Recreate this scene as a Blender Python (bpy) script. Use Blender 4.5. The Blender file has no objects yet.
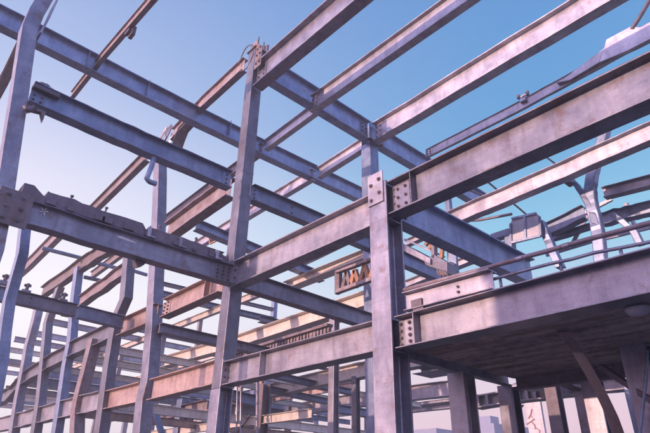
import bpy, math, random
from mathutils import Vector, Matrix
random.seed(7)
S = bpy.context.scene
COL = S.collection
EYE = 1.6                       # camera height above the ground
# ------------------------------------------------------------------ camera
F, CX, CY = 530.0, 325.0, 216.5          # focal length and centre in photo pixels (650 x 433)
def _n(v): return v.normalized()
dY = _n(Vector((-218-CX, 483-CY, F)))
dX = _n(Vector((985-CX, 507-CY, F)))
dX = _n(dX-0.5*dY*dX.dot(dY)); dY = _n(dY-dX*dX.dot(dY))
dZ = dX.cross(dY)
if dZ.y > 0: dZ = -dZ
def at(px, py, ax, v):
    """survey point: the photo point (px,py) on the building plane ax = v (metres, heights from eye level)"""
    c = Vector((px-CX, py-CY, F)); r = Vector((dX.dot(c), dY.dot(c), dZ.dot(c)))
    return r*(v/r['XYZ'.index(ax)])
cam = bpy.data.cameras.new('camera'); co = bpy.data.objects.new('camera', cam); COL.objects.link(co)
right = Vector((dX.x, dY.x, dZ.x)); down = Vector((dX.y, dY.y, dZ.y)); fwd = Vector((dX.z, dY.z, dZ.z))
R = Matrix((right, -down, -fwd)).transposed()
co.matrix_world = Matrix.Translation((0, 0, EYE)) @ R.to_4x4()
cam.sensor_width = 36; cam.lens = 36*F/650; cam.clip_end = 6000; cam.clip_start = .05
S.camera = co

# ------------------------------------------------------------------ materials
def new_mat(name):
    m = bpy.data.materials.new(name); m.use_nodes = True
    nt = m.node_tree; return m, nt, nt.nodes['Principled BSDF']
def node(nt, t, **kw):
    n = nt.nodes.new(t)
    for k, v in kw.items():
        if hasattr(n, k): setattr(n, k, v)
        else: n.inputs[k].default_value = v
    return n
def ramp(nt, stops, src):
    r = nt.nodes.new('ShaderNodeValToRGB'); e = r.color_ramp.elements
    while len(e) < len(stops): e.new(.5)
    for i, (p, c) in enumerate(stops):
        e[i].position = p; e[i].color = (*c, 1) if len(c) == 3 else c
    nt.links.new(src, r.inputs[0]); return r
def steel(name, base, light, rust, rust_amt, rough=.40, metal=.5, scale=1.0, var=.25):
    m, nt, b = new_mat(name); L = nt.links.new
    tc = node(nt, 'ShaderNodeTexCoord'); oi = node(nt, 'ShaderNodeObjectInfo')
    add = node(nt, 'ShaderNodeVectorMath', operation='ADD'); L(tc.outputs['Object'], add.inputs[0])
    mul = node(nt, 'ShaderNodeMath', operation='MULTIPLY'); mul.inputs[1].default_value = 37.0
    L(oi.outputs['Random'], mul.inputs[0]); L(mul.outputs[0], add.inputs[1])
    # broad mottling
    n1 = node(nt, 'ShaderNodeTexNoise', Scale=1.7*scale, Detail=6.0, Roughness=.62); L(add.outputs[0], n1.inputs['Vector'])
    c1 = ramp(nt, [(.32, base), (.68, light)], n1.outputs['Fac'])
    # runs of dirt: noise squeezed along the height
    mp = node(nt, 'ShaderNodeMapping'); mp.inputs['Scale'].default_value = (3.2*scale, 3.2*scale, .7*scale); L(add.outputs[0], mp.inputs['Vector'])
    n2 = node(nt, 'ShaderNodeTexNoise', Scale=1.6, Detail=5.0, Roughness=.6); L(mp.outputs[0], n2.inputs['Vector'])
    f2 = ramp(nt, [(.48, (0, 0, 0)), (.85, (.75, .75, .75))], n2.outputs['Fac'])
    mx = node(nt, 'ShaderNodeMix', data_type='RGBA'); L(f2.outputs[0], mx.inputs['Factor'])
    L(c1.outputs[0], mx.inputs[6]); mx.inputs[7].default_value = (base[0]*.62, base[1]*.58, base[2]*.6, 1)
    # rust blooms
    n3 = node(nt, 'ShaderNodeTexNoise', Scale=3.1*scale, Detail=9.0, Roughness=.72); L(add.outputs[0], n3.inputs['Vector'])
    f3 = ramp(nt, [(.62-.22*rust_amt, (0, 0, 0)), (.78-.2*rust_amt, (1, 1, 1))], n3.outputs['Fac'])
    mx2 = node(nt, 'ShaderNodeMix', data_type='RGBA'); L(f3.outputs[0], mx2.inputs['Factor'])
    L(mx.outputs[2], mx2.inputs[6]); mx2.inputs[7].default_value = (*rust, 1)
    # each member a little different
    hv = node(nt, 'ShaderNodeHueSaturation'); mr = node(nt, 'ShaderNodeMapRange'); L(oi.outputs['Random'], mr.inputs[0])
    mr.inputs[3].default_value = 1-var; mr.inputs[4].default_value = 1+var; L(mr.outputs[0], hv.inputs['Value']); L(mx2.outputs[2], hv.inputs['Color'])
    # fine pitting in colour
    n4 = node(nt, 'ShaderNodeTexNoise', Scale=38.0*scale, Detail=3.0); L(add.outputs[0], n4.inputs['Vector'])
    f4 = ramp(nt, [(.3, (.86, .86, .86)), (.6, (1, 1, 1))], n4.outputs['Fac'])
    mm = node(nt, 'ShaderNodeMix', data_type='RGBA', blend_type='MULTIPLY'); mm.inputs['Factor'].default_value = 1
    L(hv.outputs[0], mm.inputs[6]); L(f4.outputs[0], mm.inputs[7]); L(mm.outputs[2], b.inputs['Base Color'])
    ro = node(nt, 'ShaderNodeMapRange'); L(n1.outputs['Fac'], ro.inputs[0]); ro.inputs[3].default_value = rough-.12; ro.inputs[4].default_value = rough+.16
    L(ro.outputs[0], b.inputs['Roughness'])
    me = node(nt, 'ShaderNodeMath', operation='MULTIPLY_ADD'); L(f3.outputs[0], me.inputs[0]); me.inputs[1].default_value = -metal; me.inputs[2].default_value = metal
    L(me.outputs[0], b.inputs['Metallic'])
    mp2 = node(nt, 'ShaderNodeMapping'); mp2.inputs['Scale'].default_value = (.7*scale, .7*scale, 11*scale); L(add.outputs[0], mp2.inputs['Vector'])
    n5 = node(nt, 'ShaderNodeTexNoise', Scale=1.5, Detail=6.0, Roughness=.7); L(mp2.outputs[0], n5.inputs['Vector'])
    f5 = ramp(nt, [(.35, (.74, .72, .74)), (.5, (1, 1, 1)), (.68, (1.0, 1.0, 1.0))], n5.outputs['Fac'])
    m5 = node(nt, 'ShaderNodeMix', data_type='RGBA', blend_type='MULTIPLY'); m5.inputs['Factor'].default_value = .45
    L(mm.outputs[2], m5.inputs[6]); L(f5.outputs[0], m5.inputs[7]); L(m5.outputs[2], b.inputs['Base Color'])
    # specks: chipped paint and splashes
    n6 = node(nt, 'ShaderNodeTexVoronoi', Scale=9.0*scale); L(add.outputs[0], n6.inputs['Vector'])
    f6 = ramp(nt, [(.10, (1, 1, 1)), (.16, (0, 0, 0))], n6.outputs['Distance'])
    g6 = node(nt, 'ShaderNodeMath', operation='MULTIPLY'); L(f6.outputs[0], g6.inputs[0]); L(f3.outputs[0], g6.inputs[1])
    m6 = node(nt, 'ShaderNodeMix', data_type='RGBA'); L(g6.outputs[0], m6.inputs['Factor']); L(m5.outputs[2], m6.inputs[6]); m6.inputs[7].default_value = (rust[0]*.5, rust[1]*.5, rust[2]*.5, 1)
    L(m6.outputs[2], b.inputs['Base Color'])
    bp = node(nt, 'ShaderNodeBump'); bp.inputs['Strength'].default_value = .12; bp.inputs['Distance'].default_value = .02
    L(n3.outputs['Fac'], bp.inputs['Height']); L(bp.outputs[0], b.inputs['Normal'])
    return m
M = {}
M['steel'] = steel('weathered_steel', (.17, .162, .215), (.33, .318, .39), (.17, .095, .085), .34, metal=.62, var=.3)
M['pale'] = steel('pale_primed_steel', (.27, .25, .30), (.47, .44, .495), (.24, .14, .12), .25, metal=.55, var=.28)
M['blue'] = steel('sky_tinted_steel', (.15, .185, .29), (.29, .335, .47), (.16, .10, .10), .12, rough=.42, metal=.6)  # blue of the reflected sky put into the base colour, mainly for cross beams
M['rust'] = steel('rusted_steel', (.19, .15, .175), (.32, .265, .30), (.17, .09, .07), .62, rough=.62, metal=.2)
M['lit_peach'] = steel('peach_sunlit_steel', (.38, .255, .23), (.54, .39, .35), (.20, .11, .09), .35)  # warm low sunlight painted into the colour, for sunlit facade and far beams
M['deck'] = steel('dark_deck_sheet', (.10, .08, .11), (.20, .16, .20), (.12, .07, .07), .3, rough=.6, metal=.2)
M['lit_cream'] = steel('cream_sunlit_steel', (.60, .52, .48), (.76, .68, .62), (.34, .22, .18), .15, rough=.5, metal=.1)  # extra-bright cream, sunlight on the inner beams painted into the colour
M['chalk'] = steel('chalk_paint', (.75, .74, .76), (.82, .8, .82), (.6, .55, .55), .1, rough=.9, metal=0)
M['bolt'] = steel('bolt_steel', (.12, .10, .13), (.2, .17, .2), (.12, .07, .06), .4, rough=.5)
M['orange'] = steel('orange_lattice_steel', (.34, .16, .09), (.46, .24, .14), (.2, .1, .07), .3, rough=.55, metal=.1)  # orange tone for lattice diagonals and small fittings
M['panel'] = steel('pale_sheet_panel', (.52, .50, .60), (.64, .62, .70), (.3, .2, .2), .05, rough=.6, metal=.1)
def concrete(name, a, b_, stretch):
    m, nt, b = new_mat(name); L = nt.links.new
    tc = node(nt, 'ShaderNodeTexCoord'); mp = node(nt, 'ShaderNodeMapping'); mp.inputs['Scale'].default_value = stretch
    L(tc.outputs['Object'], mp.inputs['Vector'])
    n1 = node(nt, 'ShaderNodeTexNoise', Scale=1.0, Detail=8.0, Roughness=.65); L(mp.outputs[0], n1.inputs['Vector'])
    n2 = node(nt, 'ShaderNodeTexNoise', Scale=5.0, Detail=8.0, Roughness=.7); L(tc.outputs['Object'], n2.inputs['Vector'])
    ad = node(nt, 'ShaderNodeMix', data_type='FLOAT'); ad.inputs[0].default_value = .4
    L(n1.outputs['Fac'], ad.inputs[2]); L(n2.outputs['Fac'], ad.inputs[3])
    c = ramp(nt, [(.34, a), (.64, b_)], ad.outputs[0]); L(c.outputs[0], b.inputs['Base Color'])
    b.inputs['Roughness'].default_value = .9
    bp = node(nt, 'ShaderNodeBump'); bp.inputs['Strength'].default_value = .5; bp.inputs['Distance'].default_value = .03
    L(ad.outputs[0], bp.inputs['Height']); L(bp.outputs[0], b.inputs['Normal'])
    return m
M['slab'] = concrete('stained_board_marked_concrete', (.09, .065, .055), (.62, .50, .45), (3.2, .4, 1.0))
M['board'] = concrete('stained_formwork_timber', (.14, .09, .07), (.46, .33, .26), (9.0, .35, 1.0))
M['rubble'] = concrete('broken_concrete', (.09, .075, .09), (.30, .26, .30), (2.0, 2.0, 2.0))
M['ground'] = concrete('dusty_ground', (.07, .058, .062), (.12, .103, .106), (.2, .2, .2))
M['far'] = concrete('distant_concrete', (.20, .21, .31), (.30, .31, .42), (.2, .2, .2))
M['paint_red'] = steel('red_spray_paint', (.44, .26, .31), (.54, .34, .38), (.4, .2, .2), .1, rough=.6, metal=0)
M['farglass'] = steel('distant_window_glass', (.12, .14, .2), (.16, .18, .25), (.1, .1, .15), .0, rough=.2, metal=.2)

# ------------------------------------------------------------------ mesh building
class MB:
    def __init__(s): s.v = []; s.f = []
    def sweep(s, prof, pts, A, B):
        n = len(prof); k0 = len(s.v)
        for p in pts:
            for a, b in prof: s.v.append(Vector(p)+A*a+B*b)
        for i in range(len(pts)-1):
            for j in range(n):
                q = k0+i*n; r = (j+1) % n
                s.f.append((q+j, q+r, q+n+r, q+n+j))
        s.f.append(tuple(k0+j for j in range(n))[::-1]); s.f.append(tuple(k0+(len(pts)-1)*n+j for j in range(n)))
        return s
    def box(s, lo, hi):
        lo, hi = Vector(lo), Vector(hi)
        lo, hi = Vector(map(min, lo, hi)), Vector(map(max, lo, hi))
        s.sweep([(0, 0), (hi.x-lo.x, 0), (hi.x-lo.x, hi.y-lo.y), (0, hi.y-lo.y)], [lo, Vector((lo.x, lo.y, hi.z))], Vector((1, 0, 0)), Vector((0, 1, 0)))
        return s
    def bar(s, p, q, a, b, up=Vector((0, 0, 1))):
        """rectangular bar from p to q, a wide across, b along 'up'"""
        p, q = Vector(p), Vector(q); d = (q-p).normalized()
        A = d.cross(up)
        if A.length < 1e-4: A = d.cross(Vector((1, 0, 0)))
        A.normalize(); B = A.cross(d)
        s.sweep([(-a/2, -b/2), (a/2, -b/2), (a/2, b/2), (-a/2, b/2)], [p, q], A, B); return s
    def tube(s, pts, r, n=8):
        pts = [Vector(p) for p in pts]; k0 = len(s.v)
        ref = Vector((.31, .17, .93))
        for i, p in enumerate(pts):
            d = (pts[min(i+1, len(pts)-1)]-pts[max(i-1, 0)]).normalized()
            A = d.cross(ref).normalized(); B = d.cross(A)
            rr = r[i] if isinstance(r, (list, tuple)) else r
            for j in range(n):
                t = 2*math.pi*j/n; s.v.append(p+A*rr*math.cos(t)+B*rr*math.sin(t))
        for i in range(len(pts)-1):
            for j in range(n):
                q = k0+i*n; t = (j+1) % n
                s.f.append((q+j, q+t, q+n+t, q+n+j))
        s.f.append(tuple(k0+j for j in range(n))[::-1]); s.f.append(tuple(k0+(len(pts)-1)*n+j for j in range(n)))
        return s
    def poly(s, pts, nrm):
        """solid plate: polygon pts extruded by vector nrm"""
        k = len(s.v); n = len(pts)
        s.v += [Vector(p) for p in pts]+[Vector(p)+Vector(nrm) for p in pts]
        s.f.append(tuple(range(k, k+n))[::-1]); s.f.append(tuple(range(k+n, k+2*n)))
        for j in range(n):
            t = (j+1) % n; s.f.append((k+j, k+t, k+n+t, k+n+j))
        return s
UP = Vector((0, 0, EYE))
def finish(name, mb, mat, parent=None, base=None, bevel=.008, smooth=False):
    o_ = parent['_base'] if parent else Vector(base if base is not None else mb.v[0])
    o_ = Vector(o_)
    me = bpy.data.meshes.new(name); me.from_pydata([v-o_ for v in mb.v], [], mb.f); me.update()
    import bmesh
    bm = bmesh.new(); bm.from_mesh(me); bmesh.ops.recalc_face_normals(bm, faces=bm.faces); bm.to_mesh(me); bm.free()
    if smooth:
        for p in me.polygons: p.use_smooth = True
    o = bpy.data.objects.new(name, me); COL.objects.link(o); me.materials.append(M[mat])
    if parent: o.parent = parent if parent.type == 'EMPTY' else parent
    else: o.location = o_+UP
    if bevel:
        bv = o.modifiers.new('edges', 'BEVEL'); bv.width = bevel; bv.segments = 2; bv.limit_method = 'ANGLE'; bv.harden_normals = False
    o['_base'] = o_
    return o
def thing(name, label, cat, base, group=None):
    o = bpy.data.objects.new(name, None); COL.objects.link(o); o.empty_display_size = .2
    o.location = Vector(base)+UP; o['_base'] = Vector(base)
    tag(o, label, cat, group); return o
def tag(o, label, cat, group=None):
    o['label'] = label; o['category'] = cat; o['kind'] = 'thing'
    if group: o['group'] = group
    return o
_bolt = {}
def bolt(parent, p, nrm, r=.034, h=.035):
    """hexagon bolt head with washer standing on a plate at p"""
    nrm = Vector(nrm).normalized(); key = (tuple(round(c, 2) for c in nrm), r)
    if key not in _bolt:
        mb = MB(); ref = Vector((0, 0, 1)) if abs(nrm.z) < .9 else Vector((1, 0, 0))
        A = nrm.cross(ref).normalized(); B = nrm.cross(A)
        for rr, z0, z1, n in ((r*1.35, -.002, .008, 12), (r, .008, h, 6), (r*.45, h, h+.02, 8)):
            mb.sweep([(rr*math.cos(2*math.pi*j/n), rr*math.sin(2*math.pi*j/n)) for j in range(n)], [nrm*z0, nrm*z1], A, B)
        me = bpy.data.meshes.new('bolt'); me.from_pydata(mb.v, [], mb.f); me.update(); me.materials.append(M['bolt']); _bolt[key] = me
    o = bpy.data.objects.new('bolt', _bolt[key]); COL.objects.link(o); o.parent = parent
    o.location = Vector(p)-Vector(parent['_base'])
    return o
def iprof(h, w, tf=.03, tw=.02, centre=False):
    """I section: across x, from 0 to h in y, with a small root fillet"""
    a, t, f = w/2, tw/2, min(.02, h*.05)
    P = [(-a, 0), (a, 0), (a, tf), (t+f, tf), (t, tf+f), (t, h-tf-f), (t+f, h-tf), (a, h-tf), (a, h), (-a, h), (-a, h-tf), (-t-f, h-tf), (-t, h-tf-f), (-t, tf+f), (-t-f, tf), (-a, tf)]
    return [(x, y-(h/2 if centre else 0)) for x, y in P]
VX, VY, VZ = Vector((1, 0, 0)), Vector((0, 1, 0)), Vector((0, 0, 1))
def lerp(a, b, t): return Vector(a)+(Vector(b)-Vector(a))*t
def resample(pts, n=6, wob=0.0):
    out = []
    for i in range(len(pts)-1):
        for k in range(n): out.append(lerp(pts[i], pts[i+1], k/n))
    out.append(Vector(pts[-1]))
    if wob:
        for p in out[1:-1]: p += Vector((random.uniform(-wob, wob), random.uniform(-wob, wob), random.uniform(-wob, wob)))
    return out
def beam(label, pts, h, w, lat, mat='steel', name='steel_beam', cat='beam', group=None, plates=(), stiff=(), tf=None, marks=(), wob=0.0, end_plates=()):
    """horizontal I beam. pts: bottom centre line; lat: horizontal axis across the beam (away from the camera).
    plates: (t, length, rows, cols) bolted fin plates on the near side of the web; stiff: t of web stiffeners"""
    pts = [Vector(p) for p in pts]; tf = tf or max(.022, h*.045)
    path = resample(pts, 5 if wob else 1, wob)
    sec = MB().sweep(iprof(h, w, tf, .022), path, lat, VZ)
    if not plates and not stiff and not end_plates:
        o = finish(name, sec, mat, base=pts[0]); tag(o, label, cat, group); return o
    t = thing(name, label, cat, pts[0], group)
    finish('i_section', sec, mat, t)
    d = (pts[-1]-pts[0]); ln = d.length; d.normalize()
    def P(s): return pts[0]+(pts[-1]-pts[0])*s
    for (s, l, rows, cols) in plates:
        c = P(s); hz = h-2*tf
        z0, z1 = tf+.08*hz, h-tf-.08*hz
        q = -.011-.018
        mb = MB().sweep([(-.018, 0), (0, 0), (0, z1-z0), (-.018, z1-z0)], [c-d*l/2+VZ*z0, c+d*l/2+VZ*z0], lat, VZ)
        for k in range(len(mb.v)): mb.v[k] = mb.v[k]-lat*.0115
        pl = finish('connection_plate', mb, mat, t, bevel=.004)
        for i in range(rows):
            for j in range(cols):
                bolt(pl, c+d*l*((j+.5)/cols-.5)+VZ*(z0+(z1-z0)*(i+.5)/rows)-lat*.031, -lat, r=.03)
    for s in stiff:
        c = P(s); q = (w/2-.012)
        finish('web_stiffener', MB().sweep([(-q, tf+.001), (-.012, tf+.001), (-.012, h-tf-.001), (-q, h-tf-.001)], [c-d*.009, c+d*.009], lat, VZ), mat, t, bevel=0)
    for s in end_plates:
        c = P(s); sg = -1 if s < .5 else 1; a = w/2+.03
        ep = finish('end_plate', MB().sweep([(-a, -.04), (a, -.04), (a, h+.04), (-a, h+.04)], [c+d*sg*.002, c+d*sg*.027], lat, VZ), mat, t, bevel=.004)
        for zz in (.12, .36, .64, .88):
            for aa in (-.62, .62): bolt(ep, c-d*sg*.001+lat*aa*w/2+VZ*h*zz, -d*sg, r=.026)
    return t
def hcol(pts, a, b, web='X', tf=.035, tw=.024):
    """H section column along pts (centre line): a = size in X, b = size in Y; web runs along the named axis"""
    if web == 'X':
        return MB().sweep([(y, x) for x, y in iprof(a, b, tf, tw, True)], pts, VX, VY)
    return MB().sweep(iprof(b, a, tf, tw, True), pts, VX, VY)
def boxcol(pts, a, b):
    return MB().sweep([(-a/2, -b/2), (a/2, -b/2), (a/2, b/2), (-a/2, b/2)], pts, VX, VY)
GZ = -EYE
G = {}
def setz(p, z): p = Vector(p); p.z = z; return p

# ================================================================== SETTING
mb = MB(); mb.poly([(-1500, -1500, GZ-.5), (1500, -1500, GZ-.5), (1500, 1500, GZ-.5), (-1500, 1500, GZ-.5)], (0, 0, .5))
g = finish('ground', mb, 'ground', base=(0, 0, GZ), bevel=0); g['kind'] = 'structure'

# ================================================================== NEAR CORNER COLUMN
c = thing('steel_column', 'foremost thick steel column with a four-bolt plate near its top', 'column', (7.85, 6.75, GZ))
finish('shaft', hcol([(7.85, 6.75, GZ), (7.85, 6.75, 6.12)], .5, .5, 'X', .04, .026), 'steel', c, bevel=.006)
finish('base_plate', MB().box((7.45, 6.35, GZ), (8.25, 7.15, GZ+.04)), 'steel', c)
pl = finish('splice_plate', MB().box((7.565, 6.56, 5.62), (7.598, 7.0, 6.40)), 'pale', c, bevel=.005)
for y, z in ((6.66, 6.2), (6.90, 6.12), (6.66, 5.86), (6.90, 5.74)): bolt(pl, (7.565, y, z), (-1, 0, 0), r=.038)
finish('cap_plate', MB().box((7.62, 6.52, 6.122), (8.1, 6.99, 6.15)), 'steel', c, bevel=.004)
for z in (5.2, 6.04, 2.4, 3.0):
    finish('stiffener_plate', MB().box((7.642, 6.515, z), (8.058, 6.735, z+.025)), 'steel', c, bevel=0)
for z0, z1 in ((5.3, 6.0), (2.45, 2.98)):
    p_ = finish('fin_plate', MB().box((7.80, 6.2, z0), (7.82, 6.735, z1)), 'steel', c, bevel=.003)
    for k in range(4): bolt(p_, (7.80, 6.42, z0+(z1-z0)*(k+.5)/4), (-1, 0, 0), r=.03)

# ================================================================== SECOND FACADE COLUMN (tall)
c = thing('steel_column', 'tallest steel column, its bolted top crowned by a loop of wire', 'column', (7.87, 12.75, GZ))
finish('lower_shaft', hcol([(7.82, 12.66, GZ), (7.82, 12.66, 2.4)], .42, .46, 'X', .04, .03), 'steel', c)
finish('upper_shaft', boxcol([(7.82, 12.66, 2.402), (7.82, 12.66, 5.2), (7.82, 12.66, 9.2), (7.82, 12.68, 14.45)], .41, .43), 'steel', c, bevel=.012)
finish('cap_plate', MB().box((7.55, 12.38, 14.452), (8.1, 12.95, 14.49)), 'rust', c)
finish('splice_band', MB().box((7.606, 12.436, 9.12), (8.034, 12.884, 9.15)), 'steel', c, bevel=.004)
g1 = finish('gusset_plate', MB().poly([(7.60, 12.40, 13.3), (7.60, 12.40, 14.6), (7.60, 12.0, 14.2), (7.60, 12.0, 13.3)], (.03, 0, 0)), 'rust', c, bevel=.004)
for z in (13.5, 13.9, 14.2):
    for y in (12.1, 12.28): bolt(g1, (7.60, y, z), (-1, 0, 0), r=.045)
lug = finish('lug', MB().box((7.7, 12.5, 14.492), (7.76, 12.95, 14.95)).box((7.95, 12.45, 14.492), (8.03, 12.8, 14.8)).box((8.06, 12.4, 14.492), (8.16, 12.5, 14.88)), 'rust', c, bevel=.01)
finish('threaded_stud', MB().tube([(7.8, 12.6, 14.49), (7.8, 12.6, 15.2)], .025).tube([(8.0, 12.55, 14.49), (8.02, 12.55, 15.05)], .022), 'bolt', c, bevel=0)
lp = [(7.62+.02*math.sin(3*a), 13.15+.5*math.cos(a)-.1, 14.35+.55*math.sin(a)) for a in [2*math.pi*k/22 for k in range(20)]]
finish('wire_loop', MB().tube(lp, .022, 6), 'bolt', c, bevel=0, smooth=True)
e = finish('bolted_cleat', MB().box((7.93, 12.40, 8.3), (7.95, 12.447, 8.75)).box((8.027, 12.5, 8.28), (8.045, 12.8, 8.78)), 'pale', c, bevel=.003)

# ================================================================== BEAMS AT THE NEAR COLUMN (facade plane)
beam('broad beam rising to the right from the four-bolt plate on the foremost column', [(7.81, 6.46, 5.26), (7.81, -2.5, 5.26)], .82, .40, VX, 'steel', plates=((.028, .42, 3, 2), (.058, .06, 3, 1)), stiff=(.068,), tf=.035)
beam('broad pink beam from the foremost column down to the tallest column at mid height', [(7.83, 7.02, 5.20), (7.83, 12.44, 5.20)], .80, .38, VX, 'pale', tf=.035, end_plates=(1.0,))
beam('lower pink beam with a web stiffener joining the foremost and the tallest column', [(7.83, 7.02, 2.47), (7.83, 12.42, 2.47)], .62, .38, VX, 'pale', stiff=(.70,), end_plates=(1.0,))
beam('long edge beam carrying the concrete balcony slab at the right', [(7.81, 6.44, 2.42), (7.81, -2.5, 2.42)], .62, .40, VX, 'pale', plates=((.027, .26, 4, 1),), stiff=(.05,))
b = thing('kerb_channel', 'short pale channel lying just above the balcony edge beam next to the foremost column', 'channel', (7.81, 6.2, 3.07))
finish('channel', MB().sweep([(-.14, 0), (.10, 0), (.10, .02), (-.02, .02), (-.02, .34), (.12, .34), (.12, .365), (-.16, .365), (-.16, .34), (-.04, .34), (-.04, .02), (-.14, .02)], [(7.81, 6.25, 3.12), (7.81, 4.35, 3.08)], VX, VZ), 'pale', b)
pk = finish('packer', MB().box((7.70, 5.8, 3.045), (7.92, 6.05, 3.118)).box((7.72, 5.85, 3.13), (7.765, 6.1, 3.3)), 'bolt', b)
for k in range(2): bolt(b, (7.77, 5.05, 3.22+k*.1), (-1, 0, 0), r=.022)

# ================================================================== FLOOR LEVEL TWO, along X from the tall column
beam('thick lilac beam at left with crumbling deck on top, ending at the tallest column', [at(-40, 203, 'Y', 12.42), (1.75, 12.45, 5.21), (4.6, 12.45, 5.20), (7.61, 12.45, 5.23)], .58, .34, VY, 'steel', plates=((.955, .55, 4, 3),), wob=.012)
beam('lilac beam running right from the tallest column behind the foremost column at mid height', [(8.04, 12.5, 5.22), (13.58, 12.5, 5.14)], .54, .34, VY, 'steel', end_plates=(0.0,))
cm = [o for o in COL.objects if o.get('label', '').startswith('thick lilac beam at left')][0]
q = at(44, 211, 'Y', 12.425)
for k in range(5):
    a = 2*math.pi*k/5; finish('chalk_mark', MB().tube([q+Vector((.02*math.cos(a), 0, .02*math.sin(a))), q+Vector((.10*math.cos(a), 0, .10*math.sin(a)))], .016, 5), 'chalk', cm, bevel=0)
finish('chalk_mark', MB().poly([at(117, 235.5, 'Y', 12.435), at(122, 236.5, 'Y', 12.435), at(133, 241, 'Y', 12.435), at(137, 243.5, 'Y', 12.435), at(128, 241, 'Y', 12.435), at(118, 237.5, 'Y', 12.435)], (0, -.006, 0)), 'chalk', cm, bevel=0)
# crumbling deck on the left beam
dk = thing('broken_deck', 'crumbling dark deck edge lying on the thick lilac beam at left', 'deck', (1.5, 12.4, 5.80))
random.seed(3)
edge = []; x = 1.85
while x < 7.3:
    hh = .36-.018*(x-1.85)+random.uniform(-.03, .03)
    edge.append((x, hh)); x += random.uniform(.10, .3)
    if random.random() < .22: edge += [(x, hh*.55), (x+.06, hh*.5), (x+.09, hh*.95)]; x += .12
finish('deck_edge', MB().poly([(1.85, 12.30, 5.805)]+[(a, 12.30+random.uniform(0, .0), 5.805+b) for a, b in edge]+[(edge[-1][0]+.05, 12.30, 5.805)], (0, .5, 0)), 'deck', dk, bevel=.01)
for k in range(9):
    x = 2.2+5.0*k/9+random.uniform(-.2, .2); h_ = random.uniform(.10, .22)
    finish('deck_rib', MB().box((x, 12.24, 5.806), (x+random.uniform(.08, .4), 12.298, 5.806+h_)), 'deck', dk, bevel=.015)
for x in (2.9, 3.75, 5.2, 6.3):
    finish('shear_stud', MB().tube([(x, 12.40, 6.1), (x+.02, 12.40, 6.24)], .022, 8).tube([(x+.02, 12.40, 6.24), (x+.02, 12.40, 6.28)], .04, 8), 'bolt', dk, bevel=0)
for k, x in enumerate((4.85, 5.75, 6.9)):
    finish('angle_cleat', MB().box((x, 12.22, 5.79), (x+.10, 12.29, 6.05)).box((x+.1, 12.2, 5.79), (x+.22, 12.29, 5.83)), 'pale', dk, bevel=.006)
beam('brown plate girder behind the crumbling deck, left of the tallest column', [(5.9, 13.6, 6.25), (7.9, 13.6, 6.25)], .42, .25, VY, 'rust')

# ================================================================== FLOOR LEVEL THREE, along X
beam('blue-grey beam crossing the left sky from the bent column to the tallest column', [at(27, 103, 'Y', 12.45), at(90, 131, 'Y', 12.45), at(152, 157.5, 'Y', 12.45), at(229, 189.5, 'Y', 12.45)], .60, .34, VY, 'blue', plates=((.975, .3, 3, 1), (.03, .35, 3, 2)), wob=.01)
beam('blue-grey beam right of the tallest column above mid height, a cleat on its web', [(8.04, 12.5, 8.17), (13.58, 12.5, 8.17)], .58, .34, VY, 'blue', plates=((.02, .25, 3, 1), (.30, .08, 2, 1)))
beam('dark beam end carrying the work platform right of the foremost column', [(14.1, 12.5, 8.12), (19.5, 12.5, 8.05)], .60, .34, VY, 'blue')

# ================================================================== ROOF
RZ0, RZ1 = 13.25, 14.22
beam('bold pink roof beam running from the top of the tallest column to the upper edge', [(7.81, 12.38, 12.55), (7.81, 1.0, 12.55)], 1.08, .42, VX, 'steel', plates=((.02, .55, 4, 2),), tf=.05)
beam('roof beam sloping down left from the top of the tallest column', [at(244, 71, 'X', 7.75), at(203, 108.5, 'X', 7.75), at(172, 141, 'X', 7.75)], .62, .26, VX, 'rust')
beam('lower left roof beam in line behind the bent bracket', [at(147, 161, 'X', 7.8), at(88, 219, 'X', 7.8)], .72, .30, VX, 'rust')
beam('farthest left roof beam seen below the thick lilac beam', [at(66, 232, 'X', 7.8), at(30, 268, 'X', 7.8), at(-10, 303, 'X', 7.8)], .95, .36, VX, 'rust')
beam('deep blue roof beam from the tallest column to the slim column behind', [(8.04, 12.5, 13.28), (13.58, 12.5, 13.22)], .98, .40, VY, 'blue', plates=((.03, .32, 4, 1), (.955, .42, 4, 2)), tf=.045)
beam('blue roof beam continuing right from the slim column until the broad beam hides it', [(14.12, 12.5, 13.26), (23, 12.5, 13.26)], .98, .40, VY, 'blue', plates=((.03, .42, 4, 2),), tf=.045)
K = [(at(-30, 14, 'Y', 16.6)), at(35.5, 45.7, 'Y', 16.6), at(162.5, 108.7, 'Y', 16.6), at(254, 153, 'Y', 16.6), at(325, 186, 'Y', 16.6), at(480, 257, 'Y', 16.6)]
beam('longest blue roof beam crossing the whole upper left behind the tallest column', K, .80, .40, VY, 'blue', stiff=(.125, .205, .335,), wob=.01)
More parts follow.
